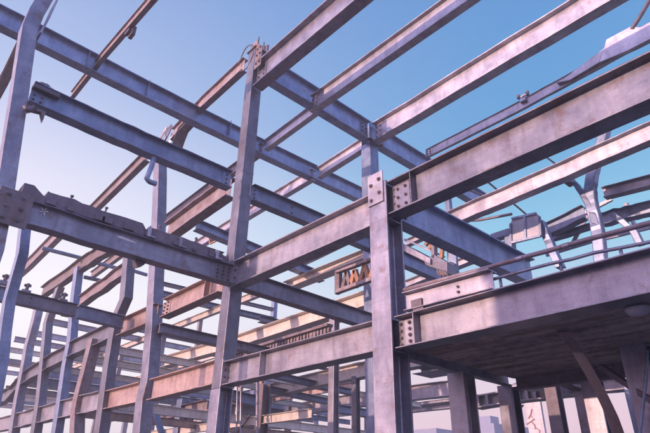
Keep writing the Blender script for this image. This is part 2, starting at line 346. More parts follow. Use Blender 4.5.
# joists along Y
beam('slim pink roof joist reaching the top edge, right of the bold pink roof beam', [(10.28, 12.28, 12.78), (10.28, 1.0, 12.78)], .78, .30, VX, 'pale', plates=((.012, .30, 3, 2),), tf=.03)
beam('pink roof joist dropping left behind the tallest column to the crossing roof beam', [at(319.5, 112, 'X', 10.95), at(266, 151, 'X', 10.95)], .56, .26, VX, 'pale', plates=((.04, .25, 2, 1),))
beam('pink roof joist beyond the crossing roof beam, showing left of the tallest column', [at(262, 154, 'X', 10.95), at(150, 236, 'X', 10.95), at(90, 280, 'X', 10.95)], .56, .26, VX, 'rust')
beam('pale roof joist with heavy dark flange running up right from the slim column', [(13.82, 12.28, 13.15), (13.75, 7, 13.15), (13.75, 1.0, 13.2)], .96, .42, VX, 'pale', plates=((.02, .4, 3, 2),), tf=.045, wob=.015)
beam('pink roof joist dropping left from the head of the slim column', [at(369.5, 147, 'X', 14), at(327.6, 173.5, 'X', 14), at(319, 179, 'X', 14)], .62, .30, VX, 'pale', tf=.04)
beam('pink roof joist farther left in line with the slim column, beyond the crossing roof beam', [at(313.5, 180, 'X', 14), at(269, 206.5, 'X', 14), at(190, 254, 'X', 14)], .62, .30, VX, 'pale', tf=.04)

# slim column under the deep blue roof beam
c = thing('steel_column', 'slim blue-grey column standing directly behind the four-bolt plate, under the roof crossing', 'column', (13.85, 12.65, GZ))
finish('shaft', boxcol([(13.85, 12.65, GZ), (13.85, 12.65, 13.2)], .50, .52), 'blue', c)
hd = finish('head_block', hcol([(13.85, 12.65, 13.202), (13.85, 12.65, 14.3)], .48, .5, 'Y'), 'blue', c)
finish('seat_plate', MB().box((13.4, 12.2, 13.19), (14.25, 12.38, 13.22)), 'bolt', c)

# ================================================================== BENT LEFT COLUMN
def pcol(label, pts, a, b, kind='box', mat='steel', name='steel_column', cat='column', bent=True, group=None, extra=None):
    pts = [Vector(p) for p in pts]
    base = pts[-1]
    path = resample(pts, 3)
    mbx = boxcol(path, a, b) if kind == 'box' else hcol(path, a, b, 'X' if kind == 'H' else 'Y')
    if extra is None:
        o = finish(name, mbx, mat, base=base, bevel=.012); return tag(o, label, cat, group)
    t = thing(name, label, cat, base, group); finish('shaft', mbx, mat, t, bevel=.012)
    return t
p = [at(*q, 'Y', 12.6) for q in ((54, -22), (44, 0), (35, 15), (28, 32), (25, 52), (17, 107), (8, 165), (2, 205), (-7, 250))]
c = pcol('bent steel column at the upper left corner, kinked near its top', p+[setz(p[-1], GZ)], .36, .36, 'box', 'steel', extra=True)
q = at(14, 205, 'Y', 12.3)
gp = finish('gusset_plate', MB().box(q+Vector((-.35, -.03, -.5)), q+Vector((.35, .0, .35))), 'rust', c)
for i in range(2):
    for j in range(3): bolt(gp, q+Vector((-.15+.3*i, -.03, -.35+.28*j)), (0, -1, 0), r=.04)
gp = finish('side_flange', MB().sweep([(0, 0), (.05, 0), (.05, .45), (0, .45)], [at(*z, 'Y', 12.3) for z in ((68, -22), (56, 0), (48, 17), (40, 32))], VX, VY), 'steel', c)
b = tag(finish('steel_beam', MB().sweep(iprof(.7, .34), resample([at(17, 55, 'X', 1.35), at(3, 84, 'X', 1.35), at(-12, 112, 'X', 1.35)], 2), VX, VZ), 'rust', base=at(17, 55, 'X', 1.35)), 'short dark roof beam hanging down left from the bent corner column', 'beam')
# bracket and scrap under the blue-grey beam
sc = at(30, 112, 'Y', 12.3)
t = thing('hanging_bracket', 'torn bracket hanging under the blue-grey beam beside the bent corner column', 'bracket', sc)
finish('bracket_plate', MB().poly([at(26, 104, 'Y', 12.25), at(38, 108, 'Y', 12.25), at(46, 112, 'Y', 12.25), at(43, 121, 'Y', 12.25), at(41, 112, 'Y', 12.25), at(33, 110, 'Y', 12.25), at(27, 111, 'Y', 12.25)], (0, .15, 0)), 'rust', t)
finish('curved_tube', MB().tube([at(*z, 'Y', 12.2) for z in ((25, 106), (27, 110), (31, 110), (35, 107))], .06), 'bolt', t, bevel=0, smooth=True)
sc = at(47, 88, 'Y', 12.4)
t = thing('beam_clamp', 'cluster of clamps and rings on top of the blue-grey beam at left', 'clamp', sc)
for k, (a_, b_) in enumerate(((42, 87), (46, 87.5), (50, 90))):
    q = at(a_, b_, 'Y', 12.42)
    finish('clamp_ring', MB().tube([q+Vector((.11*math.cos(w_), .04*k, .12*math.sin(w_))) for w_ in [k_*.55 for k_ in range(11)]], .028, 6), 'pale', t, bevel=0, smooth=True)
finish('clamp_base', MB().box(sc+Vector((-.3, -.12, -.2)), sc+Vector((.32, .1, -.08))), 'bolt', t)

# purlin at the upper left
beam('slim rusty purlin rising to the top edge left of the tallest column', [at(70, 101, 'X', 3.5), at(101.5, 61, 'X', 3.5), at(160, -6, 'X', 3.5)], .44, .16, VX, 'rust')
q = at(131, 30, 'X', 3.55)
tag(finish('purlin_cleat', MB().box(q+Vector((0, -.15, -.25)), q+Vector((.12, .15, .1))).box(q+Vector((-.1, -.08, -.14)), q+Vector((0, .22, -.02))), 'bolt', base=q), 'small dark cleat hanging from the slim rusty purlin', 'cleat')

# ================================================================== FACADE BEYOND THE TALL COLUMN
def pxl(pl, pts): return [at(x, y, *pl) for x, y in pts]
FX = ('X', 7.85)
c = pcol('pale column first left of the tallest column, its foot kinked', pxl(FX, ((160, 147), (160, 180), (159, 215), (156.5, 270), (153.5, 330), (149.5, 380), (144.5, 402), (141.5, 433)))+[setz(at(141, 433, *FX), GZ)], .4, .52, 'box', 'steel', extra=True)
finish('bent_bracket', MB().sweep([(0, 0), (.5, 0), (.5, .06), (0, .06)], pxl(('X', 7.6), ((193, 112), (185, 120), (178, 128), (174, 138), (171, 147))), VX, VZ), 'rust', c)
for k, (a_, b_, c_) in enumerate((((158, 149), (166, 136), .16), ((162, 146), (170, 130), .12), ((165, 134), (172, 126), .2), ((160, 139), (167, 127), .09), ((168, 149), (173, 133), .14))):
    finish('twisted_plate', MB().bar(at(*a_, 'X', 7.55+.07*k), at(*b_, 'X', 7.6+.05*k), c_, .05, Vector((1, .3, .2*k))), 'pale', c, bevel=.012)
ub = thing('pipe_bracket', 'U-shaped pipe bracket hanging under the blue-grey beam at the pale kinked-foot column', 'bracket', at(150, 160, 'Y', 12.3))
finish('bent_pipe', MB().tube(resample(pxl(('Y', 12.25), ((154, 158), (151, 168), (146.5, 179), (150, 182), (156, 184))), 2), .07, 8), 'blue', ub, bevel=0, smooth=True)
# level three along the facade
beam('brown beam from the tallest column down to the pale kinked-foot column', [at(230, 197, 'X', 7.83), at(197, 220, 'X', 7.83), at(166, 242, 'X', 7.83)], .78, .40, VX, 'rust', tf=.05, wob=.01)
beam('rust-streaked beam left of the pale kinked-foot column, under the thick lilac beam', [at(111, 253, 'X', 7.83), at(86, 268, 'X', 7.83), at(40, 300, 'X', 7.83)], .78, .36, VX, 'rust', wob=.03)
beam('parallel brown beam right below the rust-streaked beam at left', [at(124, 277, 'X', 7.83), at(78, 309, 'X', 7.83)], .62, .34, VX, 'rust', wob=.03)
# level two and one along the facade
F2b = [(229, 290), (160, 320), (119, 337)]; 
beam('pink facade beam from the tallest column to the pale kinked-foot column at mid height', [at(222, 293, 'X', 7.83), at(164, 318.5, 'X', 7.83)], .66, .36, VX, 'lit_peach', plates=((.97, .5, 4, 2),), stiff=(.22,))
beam('rust-stained facade beam between the pale kinked-foot column and the next one left', [at(156, 322, 'X', 7.83), at(120, 336.5, 'X', 7.83)], .66, .36, VX, 'lit_peach', plates=((.1, .5, 3, 2),))
beam('facade beam bending down to the left edge among the leaning columns', [at(111, 340, 'X', 7.83), at(76, 355.5, 'X', 7.83), at(51, 369, 'X', 7.83), at(25, 384, 'X', 7.83), at(8, 401, 'X', 7.83), at(-8, 408, 'X', 7.83)], .72, .4, VX, 'steel', wob=.03)
beam('low pink facade beam from the tallest column to the pale kinked-foot column', [at(216, 385.5, 'X', 7.83), at(151, 401, 'X', 7.83)], .66, .36, VX, 'lit_peach')
beam('low rusty facade beam between the kinked-foot column and the next leaning one', [at(140, 403, 'X', 7.83), at(106, 410, 'X', 7.83)], .66, .36, VX, 'lit_peach')
beam('low facade beam fading into the lower left corner', [at(99, 411, 'X', 7.83), at(81, 414.5, 'X', 7.83), at(50, 421, 'X', 7.83), at(18, 428, 'X', 7.83), at(-10, 433, 'X', 7.83)], .72, .36, VX, 'pale', wob=.02)
FC = ('X', 7.80)
def ext(pl, pts):
    P = pxl(pl, pts); d = (P[-1]-P[-2]); 
    return P+[setz(P[-1]+Vector((0, d.y*.5, 0)), GZ)] if P[-1].z > GZ else P
pcol('two-tone column second left of the tallest column, stepping forward at mid height', ext(FC, ((130, 235), (129, 260), (126, 299), (119, 315), (115, 335), (110, 365), (106, 395), (101, 433))), .36, .5, 'box', 'steel')
pcol('brown leaning prop cut off below the mid facade beam', ext(FC, ((95, 340), (92, 352), (87, 372), (81, 395), (78, 410), (77, 433))), .42, .5, 'box', 'rust')
pcol('dark blue upright turning lilac lower down, third tall upright from the left edge', ext(FC, ((79, 268), (75, 300), (72, 340), (67, 365), (62, 400), (57, 433))), .34, .5, 'box', 'blue')
pcol('lilac upright with a dark right side, second tall upright from the left edge', ext(FC, ((60, 288), (54, 305), (48, 323), (44, 368), (41, 400), (36, 433))), .36, .55, 'box', 'steel')
pcol('curving upright, low and nearest the left edge of the facade row', ext(FC, ((40, 301), (37, 316), (33, 332), (29, 346), (25, 370), (19, 400), (14, 433))), .4, .6, 'box', 'steel')
pcol('thin curved upright under the thick lilac beam near the left edge', [at(x, y, 'Y', 14.5) for x, y in ((27, 205), (25, 226), (22, 255), (15, 280), (9, 302), (5, 330), (2, 360))]+[setz(at(0, 433, 'Y', 14.5), GZ)], .24, .3, 'box', 'blue')
# far left cross beams
beam('lilac cross beam low at left between the thin curved upright and the two-tone column', [at(7, 302.3, 'Y', 20), at(46, 311, 'Y', 20), at(74, 317, 'Y', 20)], .46, .3, VY, 'steel', plates=((.3, .2, 2, 1),))
beam('lilac cross beam carrying on right behind the dark blue upright', [at(76, 318, 'Y', 20), at(122, 329, 'Y', 20)], .48, .3, VY, 'blue')
beam('stub of cross beam at the left edge beside the thin curved upright', [at(-12, 300, 'Y', 20), at(14, 304, 'Y', 20)], .5, .3, VY, 'blue')
for (A_, B_, lab) in (((42, 248), (83, 258.5), 'thin grey sag rod between the far left beams, upper left'), ((97, 263), (122, 269.5), 'thin grey sag rod running into the two-tone column'), ((84, 277), (107, 282), 'short thin rod below the rust-streaked beam'), ((134, 271), (147, 275), 'short thin rod just left of the pale kinked-foot column')):
    tag(finish('sag_rod', MB().tube([at(*A_, 'Y', 28), at(*B_, 'Y', 28)], .10, 6), 'blue', bevel=0), lab, 'rod')

# ================================================================== RIGHT OF THE NEAR COLUMN
beam('blue-grey beam running right and away from the foremost column below the broad beam', [(8.08, 6.75, 5.36), (14.3, 6.75, 5.42)], .86, .36, VY, 'blue', plates=((.05, .4, 3, 2),), tf=.04)
# balcony slab
sl = thing('balcony_slab', 'stained concrete balcony slab seen from underneath at the lower right', 'slab', (9.6, 2, 2.45))
finish('slab', MB().box((8.03, -2.5, 2.45), (11.75, 6.42, 2.62)), 'slab', sl, bevel=.01)
random.seed(9); x = 8.06
while x < 11.5:
    wd_ = random.uniform(.14, .30); y0_ = -2.4
    while y0_ < 6.3:
        ln_ = random.uniform(1.6, 3.4); y1_ = min(6.36, y0_+ln_)
        finish('formwork_board', MB().box((x, y0_, 2.449-random.choice((.008, .014, .022, .034))), (min(x+wd_-.012, 11.6), y1_-.01, 2.4495)), random.choice(('slab', 'slab', 'slab', 'board')), sl, bevel=0)
        y0_ = y1_
    x += wd_
beam('dark edge angle under the outer end of the balcony slab, behind the foremost column', [(8.12, 6.55, 2.30), (11.75, 6.55, 2.30)], .30, .18, VY, 'steel')
beam('dark rear edge beam along the far side of the balcony slab', [(11.65, 6.3, 2.16), (11.65, -2.5, 2.16)], .28, .22, VX, 'rust')

# ================================================================== INTERIOR FRAME BEHIND (bays at X = 13.75, 19.6, 25.6, 31.6)
def yb(label, X, pts, hpx, w, mat='pale', **k):
    """beam along Y on bay line X from surveyed bottom-edge points; hpx = its height in photo pixels at the first point"""
    P = [at(x, y, 'X', X) for x, y in pts]
    h = at(pts[0][0], pts[0][1]-hpx, 'X', X).z-P[0].z
    return beam(label, [p+VX*w/2 for p in P], h, w, VX, mat, **k)
def xb(label, Y, pts, hpx, w, mat='steel', **k):
    P = [at(x, y, 'Y', Y) for x, y in pts]
    h = at(pts[0][0], pts[0][1]-hpx, 'Y', Y).z-P[0].z
    return beam(label, [p+VY*w/2 for p in P], h, w, VY, mat, **k)
yb('bright pale beam below the mid-height pink beam, passing behind the tallest column', 13.75, [(160, 367), (207, 354), (232, 348), (315, 321), (372, 303)], 10, .5, 'lit_cream')
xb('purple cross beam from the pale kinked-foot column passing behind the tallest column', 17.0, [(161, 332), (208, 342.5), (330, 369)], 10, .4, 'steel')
yb('wide pale beam just under the mid-height pink beam, left of the foremost column', 13.75, [(282, 290), (296.6, 284), (372, 254.5)], 8, .5, 'lit_cream')
yb('narrow pink roof joist deep behind the mid-height pink beam', 19.6, [(300, 265), (313, 259), (366, 233)], 5, .3, 'pale')
xb('blue cross beam behind the tallest column, running down to the lattice girder', 16.6, [(198, 228), (225, 239.5), (270, 258), (325, 281)], 9.5, .4, 'blue')
xb('short blue cross beam behind the tallest column just under the thick lilac beam end', 24.5, [(158, 294.5), (236, 313), (275, 321.8)], 5.5, .4, 'blue')
xb('thin cross beam above the short blue one right of the tallest column', 24.5, [(158, 283), (239, 302), (275, 310.5)], 3, .3, 'steel')
xb('short dark cross beam above the brown toothed strip', 20.3, [(262, 321), (296, 329), (331, 337)], 6, .4, 'steel')
yb('low beam with bright patches directly under the lower pink beam', 19.6, [(266.5, 397), (315, 386), (375, 374), (433, 363)], 13, .6, 'lit_cream')
xb('dark blue cross beam low behind the foot of the tallest column', 20.3, [(222, 398), (262, 407)], 11, .5, 'blue')
yb('lowest pink beam behind the slim back columns, right half', 25.6, [(287, 417), (325, 410.5), (375, 404), (417, 399), (452, 395.5)], 12, .6, 'pale')
xb('darkest low cross beam between the tall column foot and the corner upright', 31.0, [(222, 412), (256, 415), (286, 418)], 9, .6, 'steel')
xb('dark low cross beam from the lit back column to behind the foremost column', 20.6, [(337, 412), (378, 418)], 8, .5, 'blue')
xb('small blue cross beam left of the lit back column', 25.0, [(262, 389.5), (292, 396), (330, 404)], 6, .5, 'blue')
xb('small blue cross beam right of the lit back column', 22.5, [(262, 374), (338, 391), (354, 394.5)], 6, .5, 'blue')
xb('thin low cross beam below the darkest one', 31.0, [(222, 426), (262, 427.5), (284, 429)], 5, .5, 'steel')
yb('farthest thin pink beam between the foremost column and the slab props', 31.6, [(368, 417), (417, 411.5), (460, 407)], 6, .5, 'pale')
yb('dark decked beam tucked under the slab edge right of the foremost column', 19.6, [(412, 374), (450, 367.5)], 7, 1.4, 'steel')
fargroup = 'thin beams of the far lattice'
def far_x(Y, z, x0, x1, mt): beam('thin pale cross beam in the crowded far lattice behind the left columns', [(x0, Y, z), (x1, Y, z)], .34, .22, VY, mt, group='thin cross beams of the far lattice')
def far_y(X, z, y0, y1, mt): beam('thin beam receding to the left in the crowded far lattice', [(X, y0, z), (X, y1, z)], .34, .22, VX, mt, group='receding beams of the far lattice')
far_mats = ['pale', 'lit_cream', 'panel', 'lit_peach', 'lit_cream', 'blue']
random.seed(21)
for Y, z, x0, x1 in ((30, 8.3, 8.1, 25.5), (36, 8.3, 8.1, 31.5), (42, 8.3, 8.1, 25.5), (48, 8.3, 8.1, 31.5), (24.5, 5.4, 8.1, 31.5), (30, 5.4, 8.1, 31.5), (36, 5.4, 8.1, 31.5), (42, 5.4, 8.1, 31.5), (48, 5.4, 8.1, 31.5), (27.3, 5.4, 8.1, 31.5), (33, 5.4, 8.1, 31.5), (31.6, 5.0, 8.1, 31.5), (34.6, 5.9, 8.1, 31.5), (37.6, 5.1, 8.1, 31.5), (44.5, 5.6, 8.1, 31.5), (44.5, 8.0, 8.1, 31.5), (52, 8.4, 8.1, 31.5), (52, 6.4, 8.1, 31.5), (39, 8.3, 8.1, 31.5), (33, 8.3, 8.1, 25.5), (20.3, 2.6, 8.1, 25.5), (24.5, 2.6, 8.1, 25.5)):
    far_x(Y, z+random.uniform(-.15, .15), x0, x1, random.choice(far_mats))
for X, z, y0, y1 in ((19.8, 8.4, 16, 50), (25.8, 8.4, 20, 50), (31.8, 8.4, 26, 50), (13.9, 8.4, 19.5, 50), (19.8, 5.45, 27, 50), (25.8, 5.45, 33, 50), (31.8, 5.45, 13, 50), (16.7, 5.5, 15, 50), (22.7, 5.45, 22, 50), (13.9, 2.6, 16, 50), (28.7, 5.4, 24, 50)):
    far_y(X, z+random.uniform(-.15, .15), y0, y1, random.choice(far_mats))
for X, Y, tp in ((13.9, 30, 8.8), (13.9, 36, 8.8), (13.9, 42, 8.8), (19.8, 30, 8.8), (19.8, 36, 8.8), (19.8, 42, 8.8), (25.8, 36, 8.8), (25.8, 42, 8.8), (31.8, 36, 8.8), (31.8, 30, 5.9)):
    a = .3
    tag(finish('steel_column', hcol([(X+.35, Y+.4, GZ), (X+.35, Y+.4, tp)], a, a, 'X', .03, .02), random.choice(far_mats), base=(X+.35, Y+.4, GZ)), 'slim distant upright in the crowded far lattice', 'column', 'slim uprights of the far lattice')
yb('dim rusty beam behind the low pink facade beam', 13.75, [(158, 420), (202, 411)], 10, .5, 'rust')
# back columns
def bc(label, X, px0, px1, ytop, mat='steel', kind='box', b=None, ybot=433):
    p = at((px0+px1)/2, (ytop+ybot)/2, 'X', X); l = at(px0, (ytop+ybot)/2, 'X', X); r = at(px1, (ytop+ybot)/2, 'X', X)
    ax = math.atan2(p.x, p.y)
    # square column of the width that spans px0..px1 seen corner-on
    dist = math.hypot(p.x, p.y); wpx = abs((l-r).y)*math.cos(math.pi/2-ax)
    wpx = abs((l-r).y)*abs(math.sin(ax))
    a = wpx/(abs(math.sin(ax))+abs(math.cos(ax)))
    top = at((px0+px1)/2, ytop, 'X', X)
    P = [Vector((p.x+a/2, p.y, GZ)), Vector((p.x+a/2, p.y, top.z))]
    mbx = boxcol(P, a, a) if kind == 'box' else hcol(P, a, a, 'X', a*.09, a*.06)
    return tag(finish('steel_column', mbx, mat, base=P[0]), label, 'column')
bc('lit back column between the tallest and the foremost column, reaching highest', 13.75, 325.5, 336.5, 300, 'pale', 'H')
bc('brown back column with a ladder beside it, right of the foot of the tallest column', 13.75, 252, 265.5, 384, 'rust', 'H')
bc('pale upright glimpsed behind the tallest column, over the toothed strip', 19.6, 265, 272, 296, 'blue')
bc('dark slim corner upright right of the brown back column', 25.6, 283, 290, 392, 'steel')
bc('dark slim upright between the lit back column and the foremost column', 19.6, 349, 358, 376, 'steel', 'H')
bc('thin distant upright just left of the foremost column', 31.6, 368, 370, 412, 'steel')
bc('brown upright left of the tallest column behind the purple cross beam', 19.6, 188.5, 194, 322, 'rust')
bc('dark upright under the low pink facade beam, left of the tallest column', 13.75, 170, 184, 399, 'blue', 'H')
bc('dim slim upright behind the two-tone column', 25.6, 121, 127, 402, 'steel')
bc('dim upright low between leaning prop and two-tone column', 25.6, 90, 95, 417, 'rust')
bc('small upright beside the foot of the tallest column, behind the ladder', 25.6, 229, 235, 413, 'steel')
p0 = at(160, 405, 'X', 12.0)
tag(finish('diagonal_brace', MB().bar(at(153, 405, 'X', 11.), at(162, 434, 'X', 11.), .25, .12), 'blue', base=p0), 'short dark diagonal brace at the foot of the kinked-foot column', 'brace')
# ladder and stand-pipes
ld = thing('ladder', 'thin steel ladder standing right of the foot of the tallest column', 'ladder', at(239, 433, 'X', 12.5))
a0, a1 = at(236.5, 433, 'X', 12.5), at(237.5, 380, 'X', 12.5); b0, b1 = at(240.5, 433, 'X', 12.5), at(241, 380, 'X', 12.5)
finish('rail', MB().tube([setz(a0, GZ), a0, a1], .035, 6), 'steel', ld, bevel=0); finish('rail', MB().tube([setz(b0, GZ), b0, b1], .035, 6), 'steel', ld, bevel=0)
for k in range(12):
    finish('rung', MB().tube([lerp(setz(a0, GZ), a1, (k+.5)/12), lerp(setz(b0, GZ), b1, (k+.5)/12)], .022, 6), 'steel', ld, bevel=0)
tag(finish('brace_rod', MB().tube([at(238, 432, 'X', 13), at(250, 415, 'X', 13)], .05, 6), 'bolt'), 'thin diagonal rod between the ladder and the brown back column', 'rod')
tag(finish('drain_pipe', MB().tube([setz(at(257, 433, 'X', 13.4), GZ), at(257, 433, 'X', 13.4), at(257.5, 379, 'X', 13.4)], .07, 8), 'pale', smooth=True), 'slender pale pipe rising along the brown back column', 'pipe')
# toothed deck strip
td = thing('toothed_deck_strip', 'brown toothed deck edge just above the lower pink beam', 'deck strip', at(232, 353, 'X', 13.2))
a, b = at(230, 355.5, 'X', 13.2), at(330, 325, 'X', 13.2)
finish('angle', MB().bar(a, b, .3, .10), 'rust', td)
mbt = MB()
for k in range(34):
    q = lerp(a, b, (k+.5)/34); wd = (b-a).length/34*.32*(1+random.uniform(-.3, .5)); hh = .34+random.uniform(-.1, .1)
    d = (b-a).normalized()
    mbt.poly([q-d*wd-VZ*.05, q+d*wd-VZ*.05, q+d*wd*.3-VZ*hh, q-d*wd*.9-VZ*hh*.8], (.12, 0, 0))
finish('tooth_row', mbt, 'rust', td, bevel=0)
# lattice girder with orange bracing
lt = thing('lattice_girder', 'small lattice girder with orange diagonals left of the foremost column', 'lattice girder', at(339, 293, 'X', 12.6))
X = 12.6
def A(x, y, dx=0): return at(x, y, 'X', X)+VX*dx
finish('end_box', MB().poly([A(334.5, 273), A(339, 271.5), A(339, 292), A(334.5, 294)], (.18, 0, 0)), 'rust', lt)
finish('top_chord', MB().bar(A(337, 272.5), A(395, 251), .2, .10), 'rust', lt); finish('bottom_chord', MB().bar(A(337, 292), A(395, 271), .2, .14), 'rust', lt)
zig = [(341, 290), (345, 271), (349, 287), (353, 269.5), (358, 284), (363, 265), (368, 280.5), (374, 261), (379, 276.5), (385, 256.5), (392, 271)]
for k in range(len(zig)-1):
    finish('diagonal', MB().bar(A(*zig[k], .1), A(*zig[k+1], .1), .14, .16), 'orange' if k >= 2 else 'rust', lt, bevel=.004)
for (x, y0, y1) in ((353, 286.5, 268), (363, 282.5, 264), (368, 281, 262)):
    finish('diagonal', MB().bar(A(x, y0, .2), A(x, y1, .2), .08, .08), 'orange', lt, bevel=.004)
# hanging work platform right of the near column
wp = thing('work_platform', 'dark hanging work platform with orange lattice, right of the foremost column', 'platform', at(430, 262, 'X', 13.5))
X = 13.5
finish('tray', MB().poly([A(404, 244, -.1), A(432, 259, -.1), A(432, 265, -.1), A(404, 251, -.1)], (.9, .0, 0)).poly([A(404, 238), A(431, 250), A(431, 252), A(404, 240)], (.8, 0, .02)), 'steel', wp)
finish('front_box', MB().poly([A(424, 262), A(433, 254), A(447, 262), A(447, 272), A(441, 270), A(426, 265)], (.5, 0, 0)), 'steel', wp)
for (p_, q_) in (((420, 243), (424, 237)), ((424, 237), (428, 246)), ((428, 246), (431, 238)), ((431, 238), (437, 246)), ((424, 247), (427, 238)), ((437, 246), (436, 256))):
    finish('lattice_bar', MB().bar(A(*p_, .3), A(*q_, .3), .10, .12), 'orange', wp, bevel=.004)
finish('upright', MB().poly([A(431, 240), A(434, 239), A(434, 258), A(431, 258)], (.2, 0, 0)), 'steel', wp)
for k in range(3): finish('hook', MB().tube([A(438+3*k, 270+k*.5), A(439+3*k, 274), A(441+3*k, 275.5), A(442+2*k, 272)], .06, 6), 'rust', wp, bevel=0)
finish('back_panel', MB().poly([A(438, 243, .5), A(447, 247, .5), A(447, 260, .5), A(438, 256, .5)], (.1, 0, 0)), 'blue', wp)
bc('pale blue slim column right of the foremost column beside the work platform', 14.6, 446.5, 454, 194, 'blue', 'box', ybot=275)
yb('pink back beam behind the work platform and the blue-grey beam', 19.6, [(404, 287.5), (435, 275), (480, 257.5), (505, 248)], 7, .4, 'pale')
yb('upper pink back beam between the foremost column and the work platform', 22.5, [(404, 246), (425, 236.5)], 6, .4, 'pale')

# ================================================================== RAILS ON THE BALCONY
r = thing('handrail', 'upper dark pipe rail running along the balcony edge at the right', 'handrail', (7.75, 4, 3.05))
finish('pipe', MB().tube(resample([at(404, 290, 'X', 7.75), at(485, 268.5, 'X', 7.75), at(528, 256, 'X', 7.75), at(590, 239, 'X', 7.75), at(700, 210, 'X', 7.75)], 3, .006), .040, 10), 'rust', r, bevel=0, smooth=True)
for px, py in ((566, 246), (520, 258.5)):
    q = at(px, py, 'X', 7.75)
    finish('coupler', MB().tube([q+Vector((0, -.05, 0)), q+Vector((0, .05, 0))], .05, 10), 'pale', r, bevel=0)
finish('post', MB().tube([(7.75, .4, 3.05), (7.75, .4, at(690, 213, 'X', 7.75).z)], .03, 8), 'rust', r, bevel=0)
r = thing('handrail', 'lower pale pipe rail close above the balcony edge beam at the right', 'handrail', (7.85, 3, 3.05))
finish('pipe', MB().tube(resample([at(470, 286, 'X', 7.85), at(530, 269, 'X', 7.85), at(594, 253.5, 'X', 7.85), at(700, 231, 'X', 7.85)], 3, .008), .028, 10), 'steel', r, bevel=0, smooth=True)
for px, py in ((500, 277.5), (560, 262), (620, 248)):
    q = at(px, py, 'X', 7.85); finish('foot', MB().tube([q, setz(q, 3.04)], .025, 8), 'steel', r, bevel=0, smooth=True)
# deck debris on the balcony
db = thing('rubble_heap', 'low heap of pale broken concrete behind the balcony rails', 'rubble', (8.3, 3.4, 2.62))
random.seed(11)
for k in range(16):
    px = random.uniform(505, 640); y_ = random.uniform(1.9, 4.2); s_ = random.uniform(.08, .2)
    x_ = random.uniform(8.15, 8.9)
    P = [(x_+s_*math.cos(t)*random.uniform(.7, 1.2), y_+s_*1.6*math.sin(t)*random.uniform(.7, 1.2), 2.625) for t in [1.26*i for i in range(5)]]
    finish('concrete_chunk', MB().poly(P, (random.uniform(-.05, .05), random.uniform(-.05, .05), random.uniform(.15, .5))), 'rubble', db, bevel=.03)

# ================================================================== PROPS UNDER THE SLAB
def prop(label, X, Y, a, b, top, mat='steel', kind='H'):
    P = [(X, Y, GZ), (X, Y, top)]
    return tag(finish('slab_prop', hcol(P, a, b, 'X', a*.1, .02) if kind == 'H' else boxcol(P, a, b), mat, base=P[0]), label, 'column')
prop('sturdy H column under the slab edge, nearest the foremost column, a warm patch on it', 9.8, 6.53, .42, .40, 2.295, 'pale')
prop('H column at the outer corner of the slab with a dark right side', 11.72, 6.56, .36, .36, 2.295, 'steel')
prop('pair-like prop with a lilac left edge behind the leaning brace', 11.65, 4.62, .34, .34, 2.155, 'steel')
prop('biggest prop under the slab at the right edge', 10.35, 3.22, .50, .42, 2.44, 'steel')
c = tag(finish('slab_prop', hcol([(15.0, 7.05, GZ), (15.0, 7.05, 3.0)], .34, .34, 'X'), 'bolt', base=(15, 7.05, GZ)), 'dark prop below the stiffened girder behind the slab', 'column')
prop('brown prop with a beam head right of the stiffened girder', 13.85, 5.72, .34, .40, 2.38, 'rust')
xb('short brown beam sitting on the brown prop behind the slab', 5.65, [(553, 377), (588, 391)], 9, .3, 'rust')
br = thing('leaning_brace', 'bent timber-like brace leaning under the slab near the right edge', 'brace', at(618, 433, 'X', 9.6))
pp = [at(563, 331, 'Z', 2.38), at(577, 351, 'X', 8.9), at(590, 373, 'X', 9.05), at(602, 395, 'X', 9.2), at(612, 416, 'X', 9.35), at(620, 438, 'X', 9.5)]
pp.append(setz(pp[-1]+(pp[-1]-pp[-2])*1.2, GZ))
finish('brace_bar', MB().sweep([(-.09, -.04), (.09, -.04), (.09, .04), (-.09, .04)], resample(pp, 3), Vector((.66, -.75, 0)), Vector((.5, .4, .75))), 'lit_peach', br, bevel=.012)
tag(finish('brace_rod', MB().bar(at(600, 366, 'X', 10.4), at(668, 411, 'X', 10.0), .12, .10), 'bolt'), 'straight dark rod crossing the biggest prop at the right edge', 'rod')
tag(finish('stand_pipe', MB().tube([at(647, 350, 'X', 9.9), at(646, 380, 'X', 9.9), at(640, 433, 'X', 9.9), setz(at(640, 433, 'X', 9.9), GZ)], .03, 6), 'blue', smooth=True), 'thin hanging pipe in front of the biggest prop', 'pipe')
fx = at(637, 306, 'Z', 2.40); fx = Vector((8.12, fx.y*8.12/fx.x, 2.40))
lp_ = thing('hanging_fixture', 'pale round fitting with a ball on a cord under the slab at the right edge', 'fixture', fx)
rings = [(.17, 0), (.165, -.03), (.13, -.075), (.07, -.10), (.01, -.11)]
mbf = MB(); nn = 20
for rr, zz in rings: mbf.v += [fx+Vector((rr*math.cos(2*math.pi*j/nn), rr*math.sin(2*math.pi*j/nn), zz)) for j in range(nn)]
for i in range(len(rings)-1):
    for j in range(nn): mbf.f.append((i*nn+j, i*nn+(j+1) % nn, (i+1)*nn+(j+1) % nn, (i+1)*nn+j))
mbf.f.append(tuple(range(nn))); mbf.f.append(tuple(range((len(rings)-1)*nn, len(rings)*nn)))
finish('dome', mbf, 'panel', lp_, bevel=0, smooth=True)
cd = fx+Vector((.16, -.13, 0))
finish('cord', MB().tube([cd, cd+Vector((.01, 0, -.12)), cd+Vector((.0, .0, -.24))], .012, 6), 'bolt', lp_, bevel=0)
finish('ball', MB().tube([cd+Vector((0, 0, -.24-.06+.06*math.cos(t))) for t in [math.pi*k/8 for k in range(9)]], [max(.004, .06*math.sin(math.pi*k/8)) for k in range(9)], 12), 'panel', lp_, bevel=0, smooth=True)

